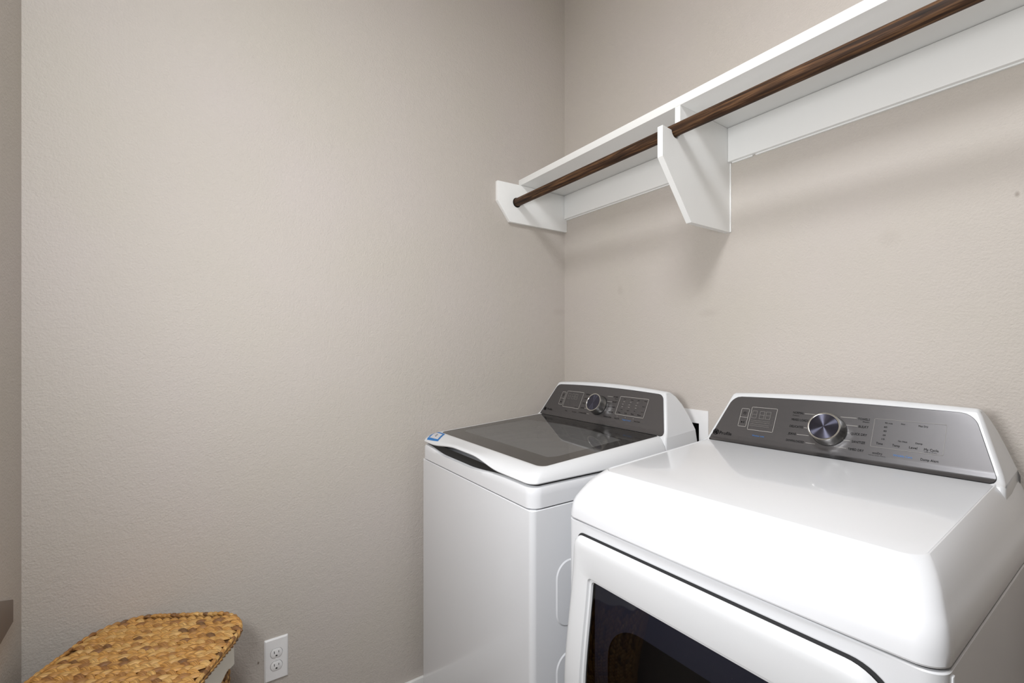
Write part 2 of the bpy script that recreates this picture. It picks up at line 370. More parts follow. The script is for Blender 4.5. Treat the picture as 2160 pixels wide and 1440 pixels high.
def line_geo(face, pts, w=0.0004, closed=False, h=0.0004):
    G = []; P = list(pts) + ([pts[0]] if closed else [])
    for a, b in zip(P[:-1], P[1:]):
        dx, dy = b[0] - a[0], b[1] - a[1]; L = math.hypot(dx, dy) or 1; nx, ny = -dy / L * w, dx / L * w; ex, ey = dx / L * w, dy / L * w
        G.append(([face.p(a[0] - ex + nx, a[1] - ey + ny, h), face.p(b[0] + ex + nx, b[1] + ey + ny, h), face.p(b[0] + ex - nx, b[1] + ey - ny, h), face.p(a[0] - ex - nx, a[1] - ey - ny, h)], [(0, 1, 2, 3)]))
    return merge(*G)
def arc_pts(cx, cy, r, a0, a1, n=20): return [(cx + r * math.cos(math.radians(lerp(a0, a1, i / n))), cy + r * math.sin(math.radians(lerp(a0, a1, i / n)))) for i in range(n + 1)]
def roundbox(x0, x1, s0, s1, r=0.002): return rrect(x0, x1, s0, s1, r, 3)
def monogram(face, cx, cy, r):
    """round monogram: ring, curls at its rim and script initials"""
    G = [line_geo(face, arc_pts(cx, cy, r, 0, 360, 32), r * 0.10)]
    for k in range(4):
        a = 90 * k + 45
        G.append(line_geo(face, arc_pts(cx + r * 0.66 * math.cos(math.radians(a)), cy + r * 0.66 * math.sin(math.radians(a)), r * 0.26, a + 100, a + 330, 10), r * 0.08))
    G.append(line_geo(face, arc_pts(cx - r * 0.26, cy, r * 0.34, 50, 320, 14) + [(cx - r * 0.02, cy - r * 0.02), (cx - r * 0.22, cy - r * 0.02)], r * 0.085))
    G.append(line_geo(face, arc_pts(cx + r * 0.36, cy + r * 0.19, r * 0.20, 40, 260, 8), r * 0.085))
    G.append(line_geo(face, arc_pts(cx + r * 0.36, cy - r * 0.20, r * 0.22, 100, 330, 8), r * 0.085))
    return merge(*G)
def knob(face, x, s, parent, org, fn, r=0.0385, h=0.034):
    c = face.p(x, s, 0.0); n = (0, face.n[0], face.n[1])
    base = link('knob_base_shadow', *lathe(c, n, [(r + 0.001, 0.0003), (r + 0.001, 0.003), (r - 0.004, 0.003)], 64), M['slot'], None, org, fn=fn)  # black ring standing in for the shadow round the knob base
    k = link('knob', *lathe(c, n, [(r - 0.002, 0.0025), (r + 0.0005, 0.0035), (r + 0.0005, 0.006), (r - 0.001, 0.008), (r - 0.003, h - 0.004), (r - 0.0036, h)], 96), M['chrome_body'], parent, org, fn=fn, angle=50)
    base.parent = k
    link('knob_ring', *lathe(c, n, [(r - 0.0034, h - 0.003), (r - 0.0022, h - 0.001), (r - 0.003, h + 0.0012), (r - 0.0055, h + 0.0016), (r - 0.0075, h + 0.0002), (r - 0.0075, h - 0.002)], 96), M['chrome'], k, org, fn=fn, angle=60)
    # the cap keeps its own axis so that the brushing runs round it
    P = [(0.0, 0.0)]
    n_ = 64; V = [(0, 0, 0.0001)]; F = []
    for rr in (0.3, 0.6, 1.0):
        V += [((r - 0.0073) * rr * math.cos(2 * math.pi * i / n_), (r - 0.0073) * rr * math.sin(2 * math.pi * i / n_), 0.0) for i in range(n_)]
    F += [(0, 1 + i, 1 + (i + 1) % n_) for i in range(n_)]
    for q_ in range(2): F += [(1 + q_ * n_ + i, 1 + (q_ + 1) * n_ + i, 1 + (q_ + 1) * n_ + (i + 1) % n_, 1 + q_ * n_ + (i + 1) % n_) for i in range(n_)]
    me = bpy.data.meshes.new('knob_cap'); me.from_pydata(V, [], F); me.materials.append(M['cap']); me.shade_smooth()
    cap = bpy.data.objects.new('knob_cap', me); COL.objects.link(cap); cap.parent = k
    pc = face.p(x, s, h + 0.0009)
    if fn: pc = fn(pc)
    cap.location = Vector(pc) - Vector(org); cap.rotation_euler = Vector(n).to_track_quat('Z', 'Y').to_euler()
    return k
def console(P, zf0, zf1, x0, x1, i0, i1, arch, zbot, parent, org, fn, panel_in=(0.012, 0.012), corner=0.02, prof_exp=1.0, pbot=None, low=0.0):
    """P: closed side profile as (y, z), front face first going up.  The width narrows towards the top."""
    xc = (x0 + x1) / 2; hw = (x1 - x0) / 2
    def inset(z): t = max(0, min(1, (z - zf0) / (zf1 - zf0))); return lerp(i0, i1, t ** prof_exp) + low * max(0, zf0 - 0.03 - z)
    def hgt(x, z): t = max(0, min(1, (z - zf0) / (zf1 - zf0))); return z + arch * t ** 8 * (1 - ((x - xc) / hw) ** 2)
    nx = 28; rings = []; PP = [P[0]]
    for a, b in zip(P[:-1], P[1:]):
        k_ = max(1, int(abs(b[1] - a[1]) / 0.012)) if b[1] > 1.05 and a[1] > 1.05 else 1
        PP += [(lerp(a[0], b[0], j / k_), lerp(a[1], b[1], j / k_)) for j in range(1, k_ + 1)]
    n_ = len(PP); NN = []
    for q_ in range(n_):
        (y0, z0), (y1, z1) = PP[q_ - 1], PP[(q_ + 1) % n_]; dl = math.hypot(y1 - y0, z1 - z0) or 1
        NN.append(((z1 - z0) / dl, -(y1 - y0) / dl))          # points into the solid
    rr_ = 0.009
    cols_ = [(-1, rr_ * (1 - math.cos(math.radians(90 * t_ / 6))), rr_ * (1 - math.sin(math.radians(90 * t_ / 6)))) for t_ in range(6)]
    cols_ += [(-1 + 2 * k / nx, rr_, 0.0) for k in range(0, nx + 1)]
    cols_ += [(1, c_[1], c_[2]) for c_ in cols_[:6][::-1]]
    for u, dx_, dn_ in cols_:
        R_ = []
        for (y, z), (ny_, nz_) in zip(PP, NN):
            w_ = hw - inset(z) - (dx_ if abs(u) == 1 else rr_)
            R_.append((xc + u * w_, y + ny_ * dn_, hgt(xc + u * hw, z) + nz_ * dn_))
        rings.append(R_)
    n_p = len(PP); hi_ = [q_ for q_ in range(n_p) if PP[q_][1] >= zf0 - 1e-6]; h0, h1 = hi_[0], hi_[-1]
    hV, hF = loft(rings, False, False)
    for base_ in (0, (len(rings) - 1) * n_p):
        hF.append(tuple(base_ + q_ for q_ in range(h0, h1 + 1))); hF.append(tuple(base_ + q_ for q_ in list(range(0, h0 + 1)) + list(range(h1, n_p))))
    c = link('console_housing', hV, hF, M['plastic'], parent, org, fn=fn, bevel=0, angle=80)
    for p_ in c.data.polygons:
        if len(p_.vertices) > 8: p_.use_smooth = False
    # instrument panel that follows the face profile
    def panel(name, m, grow, off, par):
        rows = []; zs_ = []
        za = (pbot if pbot else zf0 + 0.004) - grow; zb = zf1 - 0.0105 + grow; n_ = 64
        for i in range(n_ + 1):
            z = lerp(za, zb, i / n_); y = prof_at(P, z); y2 = prof_at(P, z + 0.001); dl = math.hypot(y2 - y, 0.001); ny, nz = -0.001 / dl, (y2 - y) / dl
            ins = inset(z) + panel_in[0] - grow
            t = (zb - z); c_ = corner + grow
            if t < c_: ins += c_ - math.sqrt(max(0, c_ ** 2 - (c_ - t) ** 2))
            t = z - za; c_ = 0.012 + grow
            if t < c_: ins += (c_ - math.sqrt(max(0, c_ ** 2 - (c_ - t) ** 2))) * 0.8
            rows.append([(xc + (-1 + 2 * j / nx) * (hw - ins), y + ny * off, hgt(xc + (-1 + 2 * j / nx) * hw, z) + nz * off) for j in range(nx + 1)])
        return link(name, *grid(rows), m, par, org, fn=fn, angle=60)
    pn = panel('control_panel', M['panel'], 0, 0.0012, parent)
    panel('panel_outline', M['gap'], 0.0009, 0.0006, pn)  # slightly larger dark sheet behind the panel, showing as its outline
    return c, pn
def legs(x0, x1, y0, y1, parent, org):
    for x in (x0 + 0.06, x1 - 0.06):
        for y in (y0 + 0.06, y1 - 0.06):
            link('foot', *lathe((x, y, 0), (0, 0, 1), [(0.022, 0), (0.022, 0.008), (0.010, 0.010), (0.010, 0.032)], 20), M['gap'], parent, org)

# ------------------------------------------------------------------ washer
wo = (0.397, -0.39, 0)
wa = thing('washing_machine', 'white top loading washing machine with smoked glass lid in the corner, left of the dryer', 'washing machine', wo)
WX0, WX1, WY0, WY1 = 0.0530, 0.7410, -0.7560, -0.0300
legs(WX0, WX1, WY0, WY1, wa, wo)
def ringz(x0, x1, y0, y1, rs, z, n=8, slope=0, yref=0):
    return [(x, y, z + slope * (y - yref)) for x, y in rrect(x0, x1, y0, y1, 0, n, rs)]
crn = (0.016, 0.016, 0.004, 0.004)
def inset_rs(rs, d_): return tuple(max(0.002, r - d_) for r in rs)
cab = [ringz(WX0, WX1, WY0, WY1, crn, 0.03), ringz(WX0, WX1, WY0, WY1, crn, 0.9625), ringz(WX0 + 0.002, WX1 - 0.002, WY0 + 0.002, WY1, crn, 0.9643), ringz(WX0 + 0.012, WX1 - 0.012, WY0 + 0.012, WY1, crn, 0.9643)]
link('cabinet', *loft(cab), M['enamel'], wa, wo)
for zz0, zz1 in ((0.635, 0.815), (0.385, 0.570)):
    a = [(WX1 - 0.0005, y, z) for y, z in rrect(-0.678, -0.11, zz0, zz1, 0.045, 8)]
    b_ = [(WX1 + 0.0022, y, z) for y, z in rrect(-0.6735, -0.1145, zz0 + 0.0045, zz1 - 0.0045, 0.041, 8)]
    g_ = [(WX1 + 0.0006, y, z) for y, z in rrect(-0.6800, -0.108, zz0 - 0.002, zz1 + 0.002, 0.047, 8)]
    link('side_embossing', *loft([a, b_]), M['enamel'], wa, wo, angle=15)
# black filler painting the shade of the gap, then top cover whose front edge dips at the finger grip
link('cover_gap_shade', *loft([ringz(WX0 + 0.005, WX1 - 0.005, WY0 + 0.005, WY1, (.04, .04, .004, .004), 0.960), ringz(WX0 + 0.005, WX1 - 0.005, WY0 + 0.005, WY1, (.04, .04, .004, .004), 0.975)]), M['slot'], wa, wo)
def cover_ring(ins, z, zw):
    R_ = []
    for x, y in rrect(WX0 + ins, WX1 - ins, WY0 + ins, WY1, 0, 12, inset_rs((0.03, 0.03, 0.004, 0.004), ins)):
        R_.append((x, y, z, zw))
    return R_
def smooth(t): t = max(0, min(1, t)); return t * t * (3 - 2 * t)
def dense(pts, step=0.012):
    O = []
    for i, a in enumerate(pts):
        b = pts[(i + 1) % len(pts)]; L = math.hypot(b[0] - a[0], b[1] - a[1]); k = max(1, int(L / step))
        for j in range(k): O.append((lerp(a[0], b[0], j / k), lerp(a[1], b[1], j / k)))
    return O
basep = dense(rrect(0, 1, 0, 1, 0, 12, (0.045, 0.045, 0.01, 0.01)), 0.02)
def ring_uv(x0, x1, y0, y1, f): return [f(lerp(x0, x1, u), lerp(y0, y1, v), u, v) for u, v in basep]
def dip(x, y):   # finger scoop of the cover
    return 0.013 * smooth((x - 0.08) / 0.16) * (1 - smooth((x - 0.40) / 0.22)) * (1 - smooth((y + 0.76) / 0.10))
CR = []
for ins, z, dw in ((0.004, 0.9672, 0), (0.0, 0.9680, 0), (0.0, 1.000, 0), (0.0006, 1.014, 0.6), (0.003, 1.0195, 1), (0.010, 1.0225, 1.2), (0.05, 1.0225, 1.2), (0.10, 1.0225, 0)):
    CR.append(ring_uv(WX0 + ins, WX1 - ins, WY0 + ins, WY1, lambda x, y, u, v: (x, y, z + 0.0008 * (x - 0.4) / 0.35 * min(1, max(0, (z - 0.99) * 40)) - dip(x, y) * dw)))
link('top_cover', *loft(CR, True, False), M['enamel'], wa, wo, angle=40)
link('lid_gap_shade', *loft([ring_uv(WX0 + 0.010, WX1 - 0.010, WY0 + 0.012, -0.22, lambda x, y, u, v: (x, y, 1.0215 - 1.3 * dip(x, y))), ring_uv(WX0 + 0.010, WX1 - 0.010, WY0 + 0.012, -0.22, lambda x, y, u, v: (x, y, 1.0325))], False, False), M['slot'], wa, wo)  # black band added so the gap under the lid reads as shade
# tub seen through the lid
tc_ = (0.397, -0.42)
cring = lambda r, z, n=64: [(tc_[0] + r * math.cos(2 * math.pi * i / n), tc_[1] + r * math.sin(2 * math.pi * i / n), z) for i in range(n)]
link('tub_ring', *loft([cring(0.275, 0.985), cring(0.268, 1.004), cring(0.245, 1.008), cring(0.232, 0.998), cring(0.228, 0.94)], False, False), M['tub'], wa, wo)
link('wash_basket', *loft([cring(0.228, 0.96), cring(0.235, 0.93), cring(0.235, 0.55), cring(0.05, 0.53)], False, True), M['steel'], wa, wo)
link('agitator', *lathe((tc_[0], tc_[1], 0.53), (0, 0, 1), [(0.15, 0), (0.12, 0.03), (0.05, 0.06), (0.035, 0.2), (0.02, 0.22)], 32), M['tub'], wa, wo)
# lid
LX0, LX1, LY0, LY1 = 0.0545, 0.7405, -0.7575, -0.2130
def lipz(x, y):  # underside of the lid rises in an arch over the grip
    return 0.019 * smooth((x - 0.13) / 0.20) * (1 - smooth((x - 0.43) / 0.16)) * (1 - smooth((y + 0.76) / 0.06))
LR = []
lid_levels = [(0.014, 1.0310, 1.0, 0), (0.0022, 1.0295, 1.0, 0), (0.0, 1.0325, 1.0, 0), (0.0022, 1.0400, 0.85, .2), (0.0075, 1.0475, 0.6, .5), (0.017, 1.0540, 0.35, .8), (0.028, 1.0580, 0.12, 1.0), (0.0315, 1.0585, 0.0, 1.0), (0.0345, 1.0578, 0.0, 1.0)]
for ins, z, lw, sw in lid_levels:
    fi = ins * 1.75 if z > 1.035 else ins
    LR.append(ring_uv(LX0 + ins, LX1 - ins, LY0 + fi, LY1 + 0.0, lambda x, y, u, v: (x, y, z + 0.0027 * (x - .4) / .35 * 0 + lipz(x, y) * lw + (0.062 * sw) * (y + 0.69) + 0.004 * sw)))
under = ring_uv(LX0 + 0.05, LX1 - 0.05, LY0 + 0.07, LY1, lambda x, y, u, v: (x, y, 1.040 + 0.05 * (y + .69)))
lid_v, lid_f = loft([under] + LR, False, False)
lid = link('lid', lid_v, lid_f, M['plastic'], wa, wo, angle=45)
gz = lambda y: 1.0618 + 0.062 * (y + 0.69)
gx0, gx1, gy0, gy1 = 0.0860, 0.7090, -0.6975, -0.2130
frit = dense(rrect(gx0, gx1, gy0, gy1, 0, 8, (0.010, 0.016, 0.002, 0.002)), 0.03)
win = [(0.145, -0.625), (0.640, -0.625), (0.655, -0.60), (0.655, -0.335)] + [(lerp(0.655, 0.145, i / 10), -0.335 + 0.040 * math.sin(math.pi * i / 10)) for i in range(1, 10)] + [(0.145, -0.335), (0.130, -0.60)]
def ring_with_hole(outer, hole, zf, th):
    bm = bmesh.new()
    ov = [bm.verts.new((x, y, zf(y))) for x, y in outer]; hv = [bm.verts.new((x, y, zf(y))) for x, y in hole]
    ed = [bm.edges.new((ov[i], ov[(i + 1) % len(ov)])) for i in range(len(ov))] + [bm.edges.new((hv[i], hv[(i + 1) % len(hv)])) for i in range(len(hv))]
    bmesh.ops.triangle_fill(bm, use_beauty=True, edges=ed)
    bm.verts.index_update(); V = [tuple(v.co) for v in bm.verts]; F = [tuple(v.index for v in f.verts) for f in bm.faces]; bm.free()
    return V, F
orient(link('glass_border', *ring_with_hole(frit, win, gz, 0), M['glass_border'], lid, wo, smooth=False), (0, 0, 1))
orient(link('glass_window', [(x, y, gz(y) - 0.0002) for x, y in win], [tuple(range(len(win)))], M['lid_glass'], lid, wo, smooth=False), (0, 0, 1))
# blue edged label on the lid corner
bv_ = BVHTree.FromPolygons([Vector(v) for v in lid_v], lid_f)
def drop(x, y, off):
    hit = bv_.ray_cast(Vector((x, y, 1.3)), Vector((0, 0, -1)))
    z = hit[0].z if hit[0] else 1.05
    return (x, y, z + off)
S0, S1, S2, S3 = (0.064, -0.7040), (0.140, -0.7020), (0.176, -0.7480), (0.092, -0.7545)
def label_patch(u0, u1, v0, v1, off, n=8):
    rows = []
    for i in range(n + 1):
        v = lerp(v0, v1, i / n); r = []
        for j in range(n + 1):
            u = lerp(u0, u1, j / n)
            a = (lerp(S0[0], S1[0], u), lerp(S0[1], S1[1], u)); b = (lerp(S3[0], S2[0], u), lerp(S3[1], S2[1], u))
            r.append(drop(lerp(a[0], b[0], v), lerp(a[1], b[1], v), off))
        rows.append(r)
    return grid(rows)
stk = link('sticker', *label_patch(0, 1, 0, 1, 0.0006), M['blue_label'], lid, wo); stk['label'] = 'small blue bordered sticker'
lab = link('sticker_field', *label_patch(0.15, 0.86, 0.17, 0.84, 0.0010), M['grey_label'], lid, wo); lab['label'] = 'grey printed field of the blue sticker'
link('sticker_print', *merge(*[label_patch(0.44, 0.56, v, v + 0.05, 0.0013, 2) for v in (0.36, 0.46, 0.56)]), M['ink'], lid, wo)['kind'] = 'stuff'
# console
WP = [(-0.214, 0.960), (-0.2135, 1.0885), (-0.206, 1.0945), (-0.198, 1.105), (-0.1410, 1.2200), (-0.1385, 1.2255), (-0.128, 1.2295), (-0.108, 1.2262), (-0.087, 1.212), (-0.067, 1.186), (-0.052, 1.150), (-0.040, 1.100), (-0.032, 1.040), (-0.030, 0.965)]
wf = Face(-0.198, 1.105, -0.140, 1.222)
wc, wp = console(WP, 1.0885, 1.2295, 0.0530, 0.7410, 0.006, 0.062, 0.011, 0.96, wa, wo, None, corner=0.016, pbot=1.0915)
wk = knob(wf, 0.3985, 0.057, wa, wo, None)
OFF = 0.0020
WT = [('NORMAL', 0.3117, 0.3366, 0.0934, 0.0050), ('WHITES', 0.3105, 0.3315, 0.0748, 0.0048), ('DELICATES', 0.3097, 0.341, 0.0545, 0.0050), ('JEANS', 0.3078, 0.3271, 0.0349, 0.0050), ('DOWNLOADED', 0.3069, 0.3498, 0.0142, 0.0050),
      ('TOWELS', 0.4592, 0.4823, 0.0963, 0.0050), ('Sheets', 0.4682, 0.4822, 0.0896, 0.0027), ('BULKY', 0.4623, 0.4833, 0.0764, 0.0050), ('QUICK WASH', 0.4445, 0.4817, 0.0556, 0.0049), ('SANITIZE', 0.454, 0.4801, 0.0358, 0.0048), ('DRAIN+SPIN', 0.442, 0.4799, 0.0151, 0.0048),
      ('Delay', 0.2243, 0.2381, 0.0125, 0.0043), ('My Cycle', 0.2677, 0.2922, 0.0131, 0.0042), ('Deep Fill', 0.496, 0.5175, 0.0154, 0.0048), ('Auto Soak', 0.587, 0.6134, 0.0157, 0.0048),
      ('Hot', 0.5116, 0.521, 0.0930, 0.0035), ('Heavy', 0.5439, 0.5564, 0.0930, 0.0035), ('Max', 0.5748, 0.5844, 0.0935, 0.0035), ('Deep', 0.6051, 0.6167, 0.0936, 0.0035),
      ('Temp', 0.5015, 0.5155, 0.0396, 0.0046), ('Soil', 0.5344, 0.5448, 0.0400, 0.0046), ('Spin', 0.564, 0.5761, 0.0404, 0.0046), ('Rinse', 0.5936, 0.6083, 0.0404, 0.0046),
      ('Cold', 0.5113, 0.5199, 0.0521, 0.003), ('Light', 0.5411, 0.5515, 0.0521, 0.003), ('No', 0.5734, 0.5792, 0.0525, 0.003), ('Extra', 0.604, 0.615, 0.0731, 0.003), ('Warm', 0.604, 0.6161, 0.0527, 0.003)]
def letters(face, T, parent, org, fn=None, m='ink', thin=False):
    for t in T:
        o = link('printed_word', *text_geo(face, t[0], t[1], t[2], t[3], t[4], OFF, thin), M[m], parent, org, fn=fn, smooth=False)
        o['kind'] = 'stuff'
def marks(name, G, m, parent, org, fn=None):
    for g in G: link(name, *g, M[m], parent, org, fn=fn, smooth=False)
def power_icons(face, x, s1, s2, r=0.0032):
    return merge(line_geo(face, arc_pts(x, s1, r, 125, 415, 16), 0.0004, h=OFF), line_geo(face, [(x, s1), (x, s1 + r * 1.15)], 0.0004, h=OFF)), merge(([face.p(x - 0.0045, s2 - 0.003, OFF), face.p(x, s2, OFF), face.p(x - 0.0045, s2 + 0.003, OFF)], [(0, 1, 2)]),
                 line_geo(face, [(x + 0.0015, s2 - 0.0025), (x + 0.0015, s2 + 0.0025)], 0.0004, h=OFF), line_geo(face, [(x + 0.0038, s2 - 0.0025), (x + 0.0038, s2 + 0.0025)], 0.0004, h=OFF))
class Up:                        # same face, lifted clear of the panel surface
    def __init__(s, f): s.f = f
    def p(s, x, t, h=0.0): return s.f.p(x, t, OFF)
letters(wf, WT, wp, wo)
letters(wf, [('Profile', 0.1115, 0.1436, 0.0049, 0.0090)], wp, wo, thin=True)
letters(wf, [('Tangle Control', 0.5335, 0.572, 0.0146, 0.0050)], wp, wo, m='ink_blue')
for nm, g in zip(('power_symbol', 'play_symbol', 'monogram'), (*power_icons(wf, 0.1812, 0.0805, 0.0500), monogram(Up(wf), 0.0955, 0.0085, 0.0068))):
    link(nm, *g, M['ink'], wp, wo, smooth=False)['kind'] = 'stuff'
W_lines = [line_geo(Up(wf), l, 0.0004) for l in ([(0.4290, 0.0984), (0.4558, 0.0984)], [(0.4345, 0.0776), (0.4602, 0.0776)], [(0.3295, 0.0373), (0.3500, 0.0373)], [(0.3512, 0.017), (0.3640, 0.017)], [(0.1700, 0.0657), (0.1931, 0.0657)])]
W_lines += [line_geo(Up(wf), roundbox(*b_), 0.0005, True) for b_ in ((0.1697, 0.1930, 0.038, 0.0942), (0.2000, 0.2978, 0.0305, 0.1012), (0.4927, 0.6215, 0.0335, 0.1038))]
for (cx, cy) in [(0.5133, 0.085), (0.544, 0.0855), (0.5751, 0.0859), (0.5106, 0.0747), (0.5413, 0.0751), (0.5725, 0.0758), (0.5118, 0.0647), (0.5425, 0.0653), (0.5736, 0.066)]:
    W_lines.append(line_geo(Up(wf), [(cx, cy), (cx + 0.006, cy)], 0.00035))
for cx in (0.505, 0.543, 0.580): W_lines.append(line_geo(Up(wf), [(cx, 0.0262), (cx + 0.0015, 0.0262)], 0.0005))
marks('printed_line', W_lines, 'ink_light', wp, wo)
def seven_seg(face, x0, s0, w_, h_, n=3, colon=True):
    G = []
    for k in range(n):
        x = x0 + k * w_ * 1.35 + (w_ * 0.35 if k and colon else 0)
        for a, b in (((0, 0), (1, 0)), ((0, .5), (1, .5)), ((0, 1), (1, 1)), ((0, 0), (0, 1)), ((1, 0), (1, 1))):
            G.append(line_geo(Up(face), [(x + a[0] * w_, s0 + a[1] * h_), (x + b[0] * w_, s0 + b[1] * h_)], 0.0003))
    return merge(*G)
link('display_segments', *seven_seg(wf, 0.212, 0.068, 0.014, 0.022), M['ink_faint'], wp, wo, smooth=False)['kind'] = 'stuff'
letters(wf, [('Options', 0.272, 0.290, 0.0345, 0.003)], wp, wo)

# ------------------------------------------------------------------ dryer
do = (1.1625, -0.37, 0)
dr = thing('clothes_dryer', 'large white front loading dryer with silver control panel in the foreground, right of the washer', 'dryer', do)
DX0, DX1, DY0, DY1 = 0.8200, 1.5050, -0.7100, -0.0300
def settle(v):      # the machine sits slightly out of level, its right side a little high
    return (v[0], v[1], v[2] + 0.018 * (v[0] - 0.82) * max(0, min(v[2], 1)))
legs(DX0, DX1, DY0, DY1, dr, do)
crd = (0.026, 0.026, 0.004, 0.004)
link('cabinet', *loft([ringz(DX0, DX1, DY0, DY1, crd, 0.03), ringz(DX0, DX1, DY0, DY1, crd, 0.967), ringz(DX0 + 0.0015, DX1 - 0.0015, DY0 + 0.0015, DY1, crd, 0.9688), ringz(DX0 + 0.012, DX1 - 0.012, DY0 + 0.012, DY1, crd, 0.9695)]), M['enamel'], dr, do, fn=settle)
link('cover_gap_shade', *loft([ringz(DX0 + 0.005, DX1 - 0.005, DY0 + 0.005, DY1, crd, 0.968), ringz(DX0 + 0.005, DX1 - 0.005, DY0 + 0.005, DY1, crd, 0.976)]), M['gap'], dr, do, fn=settle)  # dark filler standing in for shade in the seam below the top
# raised flange where front panel wraps on to the side
link('side_flange', *box((DX1 - 0.002, DY0 + 0.024, 0.04), (DX1 + 0.0022, DY0 + 0.034, 0.962)), M['enamel'], dr, do, fn=settle, bevel=0.0015, seg=2)
TL = []
for ins, fi, z, sw in ((0.004, 0.006, 0.9735, 0), (0.0006, 0.0008, 0.9735, 0), (0, 0, 0.976, 0), (0.0006, 0.0012, 0.990, 0), (0.002, 0.0050, 1.006, 0), (0.0055, 0.0120, 1.0195, 0.0), (0.0075, 0.0165, 1.0240, 0.0), (0.0125, 0.0290, 1.0380, .15), (0.0185, 0.0440, 1.0520, .4), (0.0260, 0.0600, 1.0640, .65), (0.0330, 0.0740, 1.0720, .9), (0.0390, 0.0845, 1.0775, 1), (0.0405, 0.0865, 1.0780, 1), (0.0425, 0.0890, 1.0762, 1), (0.0445, 0.0915, 1.0762, 1), (0.0490, 0.0970, 1.0768, 1)):
    cr = 0.05
    TL.append(ring_uv(DX0 + ins, DX1 - ins, DY0 - 0.002 + fi, DY1, lambda x, y, u, v: (x, y - 0.006 * (1 - ((x - 1.1625) / 0.3425) ** 2) * (1 if y < -0.4 else 0) * max(0, 1 - (z - 0.974) * 9), z + 0.0587 * sw * (y + 0.62))))
link('top_panel', *loft(TL, False, True), M['enamel'], dr, do, fn=settle, angle=22)
DP = [(-0.1885, 0.980), (-0.1885, 1.1005), (-0.178, 1.1035), (-0.166, 1.1085), (-0.158, 1.120), (-0.1050, 1.2298), (-0.1025, 1.2360), (-0.093, 1.2405), (-0.074, 1.2385), (-0.055, 1.226), (-0.041, 1.203), (-0.033, 1.165), (-0.0305, 1.10), (-0.030, 1.04), (-0.030, 0.985)]
df = Face(-0.158, 1.120, -0.102, 1.236)
dc, dp = console(DP, 1.1005, 1.2405, 0.8320, 1.4930, 0.0130, 0.062, 0.007, 0.98, dr, do, settle, corner=0.022, pbot=1.1035, prof_exp=1.0)
dk = knob(df, 1.1665, 0.0480, dr, do, settle, r=0.0388, h=0.034)
DT = [('NORMAL', 1.0758, 1.1025, 0.0849, 0.0062), ('Cottons', 1.0759, 1.0923, 0.0788, 0.0027), ('MIXED LOADS', 1.0756, 1.1165, 0.0653, 0.0062), ('DELICATES', 1.0744, 1.1073, 0.0461, 0.0061), ('JEANS', 1.0745, 1.0939, 0.0255, 0.0061), ('DOWNLOADED', 1.0733, 1.1166, 0.0064, 0.0061),
      ('TOWELS', 1.2232, 1.247, 0.084, 0.0058), ('Sheets', 1.2336, 1.2469, 0.0788, 0.0034), ('BULKY', 1.2272, 1.247, 0.0648, 0.0059), ('QUICK DRY', 1.214, 1.2464, 0.0448, 0.0059), ('SANITIZE', 1.2188, 1.2456, 0.0253, 0.0059), ('TIMED DRY', 1.2137, 1.2455, 0.0058, 0.0058),
      ('90 min', 1.2768, 1.2911, 0.0807, 0.004), ('60', 1.2762, 1.2821, 0.071, 0.004), ('40', 1.2761, 1.2821, 0.061, 0.004), ('20', 1.2763, 1.2816, 0.0508, 0.004), ('10', 1.2755, 1.2807, 0.0411, 0.004),
      ('Hot', 1.3066, 1.3139, 0.082, 0.0038), ('Max Dry', 1.3373, 1.3533, 0.081, 0.0042), ('No Heat', 1.306, 1.3221, 0.0408, 0.0038), ('Damp', 1.3364, 1.3481, 0.0407, 0.0037),
      ('Time', 1.2664, 1.2791, 0.0289, 0.0053), ('Temp', 1.2964, 1.31, 0.0288, 0.0053), ('Level', 1.3265, 1.3403, 0.0288, 0.0053), ('My Cycle', 1.3519, 1.3755, 0.0284, 0.0054), ('Hold 3s to Save', 1.3532, 1.3735, 0.0244, 0.0018),
      ('ecoDry', 1.2626, 1.2813, 0.0052, 0.005), ('Hold 3s to Enable Controls', 1.2557, 1.2877, 0.0008, 0.0018), ('Damp Alert', 1.3484, 1.3777, 0.0054, 0.0053)]
letters(df, DT, dp, do, settle)
letters(df, [('Profile', 0.8858, 0.923, -0.0012, 0.0100)], dp, do, settle, thin=True)
letters(df, [('Washer Link', 0.9824, 1.016, 0.0068, 0.0040), ('Wrinkle Care', 1.3009, 1.3342, 0.0062, 0.0049)], dp, do, settle, m='ink_blue')
for nm, g in zip(('power_symbol', 'play_symbol', 'monogram'), (*power_icons(df, 0.9468, 0.0725, 0.0445, 0.0036), monogram(Up(df), 0.8735, 0.0045, 0.0082))):
    link(nm, *g, M['ink'], dp, do, fn=settle, smooth=False)['kind'] = 'stuff'
D_lines = [line_geo(Up(df), l, 0.00035) for l in ([(1.1047, 0.0873), (1.1290, 0.0873)], [(1.1098, 0.0484), (1.1190, 0.0484)], [(1.0963, 0.0282), (1.1240, 0.0282)], [(1.1208, 0.0087), (1.1420, 0.0087)], [(1.1868, 0.0875), (1.2203, 0.0875)], [(1.2001, 0.0676), (1.2247, 0.0676)], [(1.1990, 0.0480), (1.2110, 0.0480)], [(1.1970, 0.0285), (1.2150, 0.0285)], [(1.1850, 0.0090), (1.2100, 0.0090)])]
D_lines += [line_geo(Up(df), [(0.9360, 0.0595), (0.9585, 0.0595)], 0.0003)]
D_lines += [line_geo(Up(df), roundbox(*b_), 0.0004, True) for b_ in ((0.9355, 0.9582, 0.0312, 0.0860), (0.9645, 1.0345, 0.0244, 0.0930))]
marks('printed_line', [line_geo(Up(df), roundbox(1.2566, 1.3832, 0.0222, 0.0914), 0.0003, True)], 'ink_faint', dp, do, settle)
marks('printed_line', D_lines, 'ink_light', dp, do, settle)
